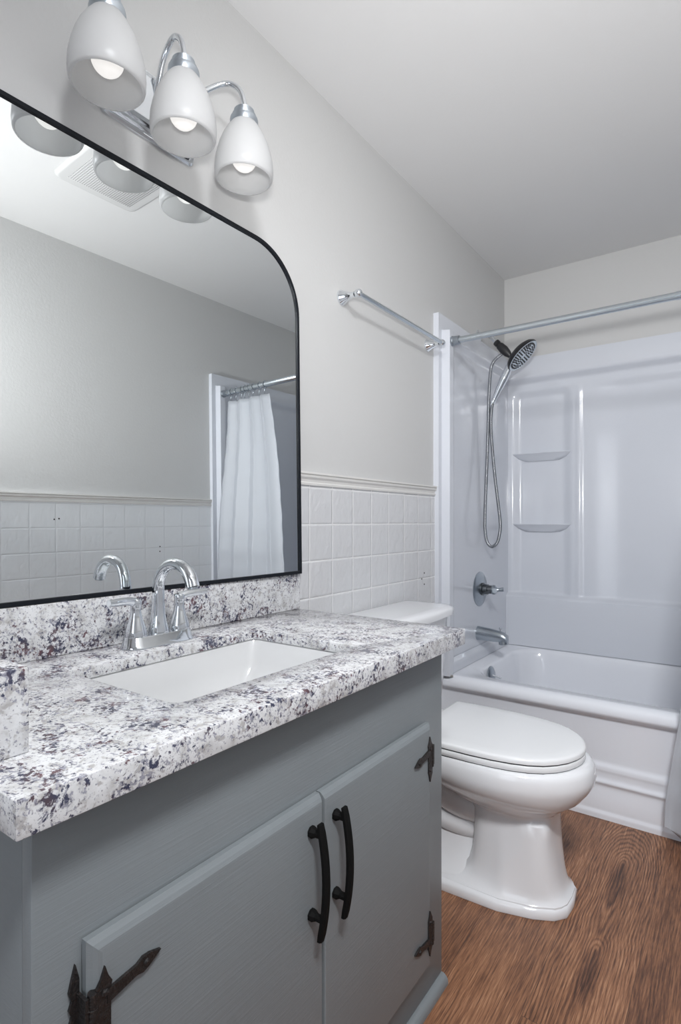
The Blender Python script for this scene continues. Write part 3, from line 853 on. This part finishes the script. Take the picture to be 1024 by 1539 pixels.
loft(bm, [[mir(*p, -0.0085) for p in o_], [mir(*p, 0.0045) for p in o_], [mir(*p, 0.0045) for p in i_], [mir(*p, -0.0085) for p in i_], [mir(*p, -0.0085) for p in o_]], False, False)
obj('frame', bm, 'black', mr, smooth=30)
g_ = mir_outline(fw - 0.0005)
bm = B(); loft(bm, [[mir(*p, -0.006) for p in g_], [mir(*p, 0.0) for p in g_]])
obj('glass', bm, 'mirror', mr, smooth=0)

# ------------------------------------------------------------------ vanity light
vl = empty('vanity_light', (0.0, 0.735, 1.95), 'three-light chrome vanity fixture with frosted bell shades above the mirror', 'wall light')
bm = B(); rings = []
for ins, x in ((0, 0.0005), (0, 0.006), (0.004, 0.010), (0.008, 0.010), (0.011, 0.016), (0.016, 0.017), (0.019, 0.024), (0.026, 0.027), (0.030, 0.026)):
    rings.append([(x, y, z) for y, z in rrect(0.618 + ins, 0.852 - ins, 1.872 + ins, 2.018 - ins, 0.016, 4)])
obj('backplate', loft(bm, rings), 'chrome', vl, smooth=25)
LX = 0.116
SHY_ = [0.567, 0.735, 0.905]
RIM = 1.834
for k, y in enumerate(SHY_):
    ys = 0.735 + (y - 0.735) * 0.42
    pts = [(0.024, ys, 1.955), (0.034, ys + (y - ys) * 0.10, 1.985), (0.052, ys + (y - ys) * 0.42, 2.030), (0.082, ys + (y - ys) * 0.78, 2.055), (0.106, y - (y - ys) * 0.06, 2.040), (LX, y, 2.008), (LX, y, 1.985)]
    armo = obj('arm', tube(B(), pts, 0.0062, 16, 8), 'chrome', vl, smooth=60)
    ho = obj('lamp_holder', lathe(B(), (LX, y, RIM + 0.128), (0, 0, 1), [(-0.004, 0.030), (0.004, 0.032), (0.010, 0.031), (0.013, 0.026), (0.018, 0.027), (0.022, 0.022), (0.028, 0.023), (0.032, 0.017), (0.036, 0.010), (0.038, 0.0)], 28), 'holder', vl)
    # bell shade
    prof = [(h * 1.103, r * 1.05) for h, r in [(0.0, 0.0595), (0.004, 0.0620), (0.018, 0.0632), (0.036, 0.0618), (0.054, 0.0580), (0.072, 0.0522), (0.088, 0.0450), (0.101, 0.0370), (0.111, 0.0295), (0.116, 0.0262)]]
    bm = B()
    inner = [(h, r - 0.003) for h, r in prof[::-1]]
    ring_prof = prof + inner
    seg = 48; rr = [[(LX + r * math.cos(2 * PI * i / seg), y + r * math.sin(2 * PI * i / seg), RIM + h) for i in range(seg)] for h, r in ring_prof]
    rr.append(rr[0]); loft(bm, rr, False, False); bmesh.ops.remove_doubles(bm, verts=bm.verts[:], dist=1e-6)
    sh = obj('lamp_shade', bm, 'shade', vl, smooth=60, label='frosted white bell glass shade')
    bm = B(); prof_b = [(0.0, 0.0)]
    rb = 0.0285
    for a in lin(10, 150, 12):
        prof_b.append((rb - rb * math.cos(math.radians(a)), rb * math.sin(math.radians(a))))
    prof_b += [(0.065, 0.0135), (0.085, 0.013)]
    lathe(bm, (LX, y, 1.854), (0, 0, 1), prof_b, 24)
    obj('bulb', bm, 'bulb', sh, smooth=70)
    if BULB_LAMP > 0:
        l = bpy.data.lights.new('bulb_glow', 'POINT'); l.energy = BULB_LAMP; l.color = (1.0, 0.97, 0.94); l.shadow_soft_size = 0.03
        lo = bpy.data.objects.new('bulb_glow', l); COL.objects.link(lo); lo.location = (LX, y, 1.85)

# ------------------------------------------------------------------ towel bar
tb = empty('towel_bar', (0.0, 1.745, 1.766), 'chrome towel bar with flared posts on the wall beside the tub', 'towel bar')
TBX, TBZ = 0.066, 1.766
for y in (1.446, 2.043):
    pst = obj('post', lathe(B(), (0.0003, y, TBZ), (1, 0, 0), [(0, 0.0245), (0.003, 0.0250), (0.006, 0.0235), (0.022, 0.0150), (0.040, 0.0095), (0.052, 0.0085)], 28), 'chrome', tb, smooth=50)
    obj('ball_cap', lathe(B(), (TBX - 0.013, y, TBZ), (1, 0, 0), [(13e-3 - 0.0135 * math.cos(math.radians(a)), 0.0135 * math.sin(math.radians(a))) for a in lin(8, 172, 12)], 24), 'chrome', pst, smooth=60)
obj('bar', lathe(B(), (TBX, 1.455, TBZ), (0, 1, 0), [(0, 0.0078), (0.579, 0.0078)], 20), 'satin', tb)

# ------------------------------------------------------------------ toilet
TC = 1.607
toi = empty('toilet', (0.35, TC, 0), 'white two-piece toilet with closed lid between the vanity and the tub', 'toilet')
LIDW = [(0.244, 0.172), (0.250, 0.178), (0.30, 0.182), (0.37, 0.185), (0.44, 0.1845), (0.50, 0.180), (0.55, 0.171), (0.59, 0.158), (0.625, 0.138), (0.653, 0.111), (0.673, 0.081), (0.686, 0.049), (0.692, 0.024)]
def oval(z, grow=0.0, x_shift=0.0, back=None):
    up = [(0.469 + (x - 0.469) * (1 + grow / 0.225), wd * (1 + grow / 0.185)) for x, wd in LIDW]
    tipx = 0.694 + grow
    side1 = [(x, TC - wd, z) for x, wd in up]; side2 = [(x, TC + wd, z) for x, wd in up[::-1]]
    return side1 + [(tipx, TC, z)] + side2
bm = B()
rings = [oval(0.4245, -0.0015), oval(0.4255, 0.0), oval(0.4350, 0.0005), oval(0.4390, -0.003), oval(0.4405, -0.009), oval(0.4412, -0.04), oval(0.4415, -0.12)]
obj('seat_lid', loft(bm, rings), 'seat', toi, smooth=50)
bm = B()
rings = [oval(0.4050, -0.0015), oval(0.4060, -0.0005), oval(0.4190, -0.0005), oval(0.4205, -0.002)]
obj('seat', loft(bm, rings), 'seat', toi, smooth=50)
obj('hinge_block', box(B(), 0.222, 0.243, TC - 0.09, TC + 0.09, 0.401, 0.432), 'seat', toi, bevel=0.004)
obj('lid_gap_shade', loft(B(), [oval(0.4185, -0.005), oval(0.4262, -0.005)]), 'dark', toi)  # dark insert standing in for the shade between lid and seat
obj('rim_gap_shade', loft(B(), [oval(0.3990, -0.004), oval(0.4065, -0.004)]), 'dark', toi)  # dark insert that paints the shade between seat and bowl

def sect(xb, xf, hw, z, e=2.2, k=40, ef=None):
    """closed section: superellipse, back xb, front xf"""
    cx, a = (xb + xf) / 2, (xf - xb) / 2; out = []
    for i in range(k):
        t = 2 * PI * i / k; c, s = math.cos(t), math.sin(t)
        ee = ef if (ef and c > 0) else e
        out.append((cx + a * math.copysign(abs(c) ** (2 / ee), c), TC + hw * math.copysign(abs(s) ** (2 / ee), s), z))
    return out
bm = B()
rings = [sect(0.225, 0.694, 0.180, 0.4025, 3.0, 48, 2.1), sect(0.217, 0.704, 0.187, 0.4005, 3.0, 48, 2.1), sect(0.214, 0.713, 0.191, 0.393, 3.0, 48, 2.1), sect(0.212, 0.717, 0.193, 0.383, 3.0, 48, 2.1), sect(0.212, 0.720, 0.194, 0.362, 2.9, 48, 2.1),
         sect(0.215, 0.717, 0.191, 0.345, 2.8, 48, 2.1), sect(0.222, 0.706, 0.181, 0.325, 2.6, 48, 2.1), sect(0.240, 0.688, 0.163, 0.303, 2.4, 48), sect(0.268, 0.665, 0.141, 0.284, 2.3, 48),
         sect(0.30, 0.646, 0.124, 0.268, 2.3, 48), sect(0.33, 0.632, 0.112, 0.257, 2.5, 48), sect(0.36, 0.624, 0.103, 0.252, 2.7, 48), sect(0.38, 0.620, 0.098, 0.246, 3.0, 48)]
def ray_poly(P, cx, a):
    """distance from (cx, TC) to the convex polygon P along angle a"""
    dx, dy = math.cos(a), math.sin(a); best = 9
    for (x0, y0), (x1, y1) in zip(P, P[1:] + P[:1]):
        ex, ey = x1 - x0, y1 - y0; den = dx * ey - dy * ex
        if abs(den) < 1e-9: continue
        t = ((x0 - cx) * ey - (y0 - TC) * ex) / den; u = ((x0 - cx) * dy - (y0 - TC) * dx) / den
        if t > 0 and -1e-6 <= u <= 1 + 1e-6: best = min(best, t)
    return best
BP = [(0.330, -0.124), (0.50, -0.120), (0.585, -0.098), (0.628, -0.074), (0.648, -0.048), (0.651, 0.0)]
BP = [(x, TC + y) for x, y in BP] + [(x, TC - y) for x, y in BP[:-1][::-1]]
NP = [(x, y) for x, y, _ in sect(0.408, 0.616, 0.097, 0, 6.5, 48)]
for z, t, g in ((0.236, 0.0, 1.0), (0.20, 0.10, 1.0), (0.16, 0.24, 1.0), (0.12, 0.40, 1.0), (0.085, 0.56, 1.0), (0.062, 0.72, 1.0), (0.047, 0.88, 1.0), (0.037, 1.0, 1.02), (0.031, 1.0, 1.07), (0.010, 1.0, 1.07)):
    ring = []
    for i in range(48):
        a = 2 * PI * i / 48
        tt = t ** 3 if math.cos(a) < -0.55 else t ** (1 + 2 * max(0.0, -math.cos(a) / 0.55))
        r = (ray_poly(NP, 0.50, a) * (1 - tt) + ray_poly(BP, 0.50, a) * tt) * g
        ring.append((0.50 + r * math.cos(a), TC + r * math.sin(a), z))
    rings.append(ring)
loft(bm, rings)
# trapway and rear body
def tsect(xb, xf, hw, z, e=3.5): return sect(xb, xf, hw, z, e, 40)
loft(bm, [tsect(0.12, 0.44, 0.062, 0.395), tsect(0.12, 0.45, 0.064, 0.25), tsect(0.12, 0.45, 0.068, 0.14), tsect(0.12, 0.45, 0.085, 0.08), tsect(0.115, 0.45, 0.118, 0.045), tsect(0.11, 0.45, 0.134, 0.03), tsect(0.11, 0.45, 0.136, 0.012)])
for sgn in (-1, 1):
    tube(bm, [(0.20, TC + sgn * 0.045, 0.36), (0.245, TC + sgn * 0.050, 0.300), (0.30, TC + sgn * 0.052, 0.250), (0.36, TC + sgn * 0.048, 0.222), (0.43, TC + sgn * 0.035, 0.215)], [0.050, 0.050, 0.048, 0.045, 0.045], 20)
    tube(bm, [(0.17, TC + sgn * 0.035, 0.27), (0.225, TC + sgn * 0.040, 0.205), (0.29, TC + sgn * 0.044, 0.172), (0.36, TC + sgn * 0.044, 0.160), (0.43, TC + sgn * 0.03, 0.158)], [0.045, 0.044, 0.042, 0.038, 0.036], 20)
# rim between bowl and tank
loft(bm, [sect(0.05, 0.34, 0.115, 0.33, 4), sect(0.03, 0.34, 0.15, 0.37, 4), sect(0.03, 0.34, 0.165, 0.398, 4)])
# base slab outline with clipped front corners
def base_poly(g, z):
    P = [(0.105, -0.128), (0.345, -0.146), (0.50, -0.138), (0.590, -0.112), (0.638, -0.086), (0.662, -0.055), (0.667, 0.0)]
    L1 = [(x + g * (1 if x > 0.3 else -1), TC + y - g, z) for x, y in P[:-1]]
    L2 = [(x + g * (1 if x > 0.3 else -1), TC - y + g, z) for x, y in P[:-1][::-1]]
    return L1 + [(P[-1][0] + g, TC, z)] + L2
loft(bm, [base_poly(-0.001, 0.0005), base_poly(0.0, 0.004), base_poly(0.0, 0.020), base_poly(-0.003, 0.026), base_poly(-0.008, 0.029), base_poly(-0.016, 0.032), base_poly(-0.03, 0.040)])
obj('bowl', bm, 'porcelain', toi, smooth=42)
# tank
def tank_ring(g, z, bow=0.018):
    out = []
    x0, x1, hw = 0.022 - g * 0.4, 0.205 + g, 0.228 + g
    n_ = 16
    for i in range(n_ + 1):
        t = -1 + 2 * i / n_
        rx = bow * (1 - t * t) - 0.020 * sm(0.86, 1.0, abs(t))
        out.append((x1 + rx - bow * 0.5, TC + hw * t, z))
    out += [(x0 + 0.01, TC + hw - 0.002, z), (x0, TC + hw - 0.014, z), (x0, TC - hw + 0.014, z), (x0 + 0.01, TC - hw + 0.002, z)]
    return out
bm = B(); loft(bm, [tank_ring(-0.030, 0.400), tank_ring(-0.018, 0.415), tank_ring(-0.008, 0.55), tank_ring(0, 0.724)])
obj('tank', bm, 'porcelain', toi, smooth=50)
bm = B(); loft(bm, [tank_ring(0.008, 0.7243), tank_ring(0.017, 0.729), tank_ring(0.0185, 0.746), tank_ring(0.014, 0.755), tank_ring(0.002, 0.7595), tank_ring(-0.02, 0.7605)])
obj('tank_lid', bm, 'porcelain', toi, smooth=50)
bm = B(); lathe(bm, (0.222, TC - 0.150, 0.672), (1, 0, 0), [(-0.012, 0.012), (0.006, 0.012), (0.010, 0.007)], 16)
tube(bm, [(0.230, TC - 0.150, 0.672), (0.236, TC - 0.12, 0.668), (0.236, TC - 0.085, 0.664)], [0.006, 0.005, 0.006], 12)
obj('flush_lever', bm, 'chrome', toi)
for s in (-1, 1):
    obj('bolt_cap', lathe(B(), (0.25, TC + s * 0.112, 0.0325), (0, 0, 1), [(0, 0.013), (0.006, 0.013), (0.014, 0.009), (0.017, 0.0)], 18), 'seat', toi)

# ------------------------------------------------------------------ ceiling vent, seen in the mirror
vt = empty('exhaust_fan_vent', (0.898, 1.173, ROOM_H - 0.001), 'square perforated exhaust vent cover on the ceiling, seen in the mirror', 'vent')
bm = B(); VX0, VX1, VY0, VY1 = 0.750, 1.045, 1.010, 1.338
loft(bm, [[(x, y, z) for x, y in rrect(VX0 + i, VX1 - i, VY0 + i, VY1 - i, 0.03, 5)] for i, z in ((0, ROOM_H - 0.0005), (0, ROOM_H - 0.004), (0.006, ROOM_H - 0.010), (0.012, ROOM_H - 0.011))])
obj('cover', bm, 'vent', vt, smooth=40)
bm = B(); box(bm, VX0 + 0.04, VX1 - 0.04, VY0 + 0.04, VY1 - 0.04, ROOM_H - 0.0135, ROOM_H - 0.0108)
obj('grille', bm, 'grille', vt, smooth=0, bevel=0.001)
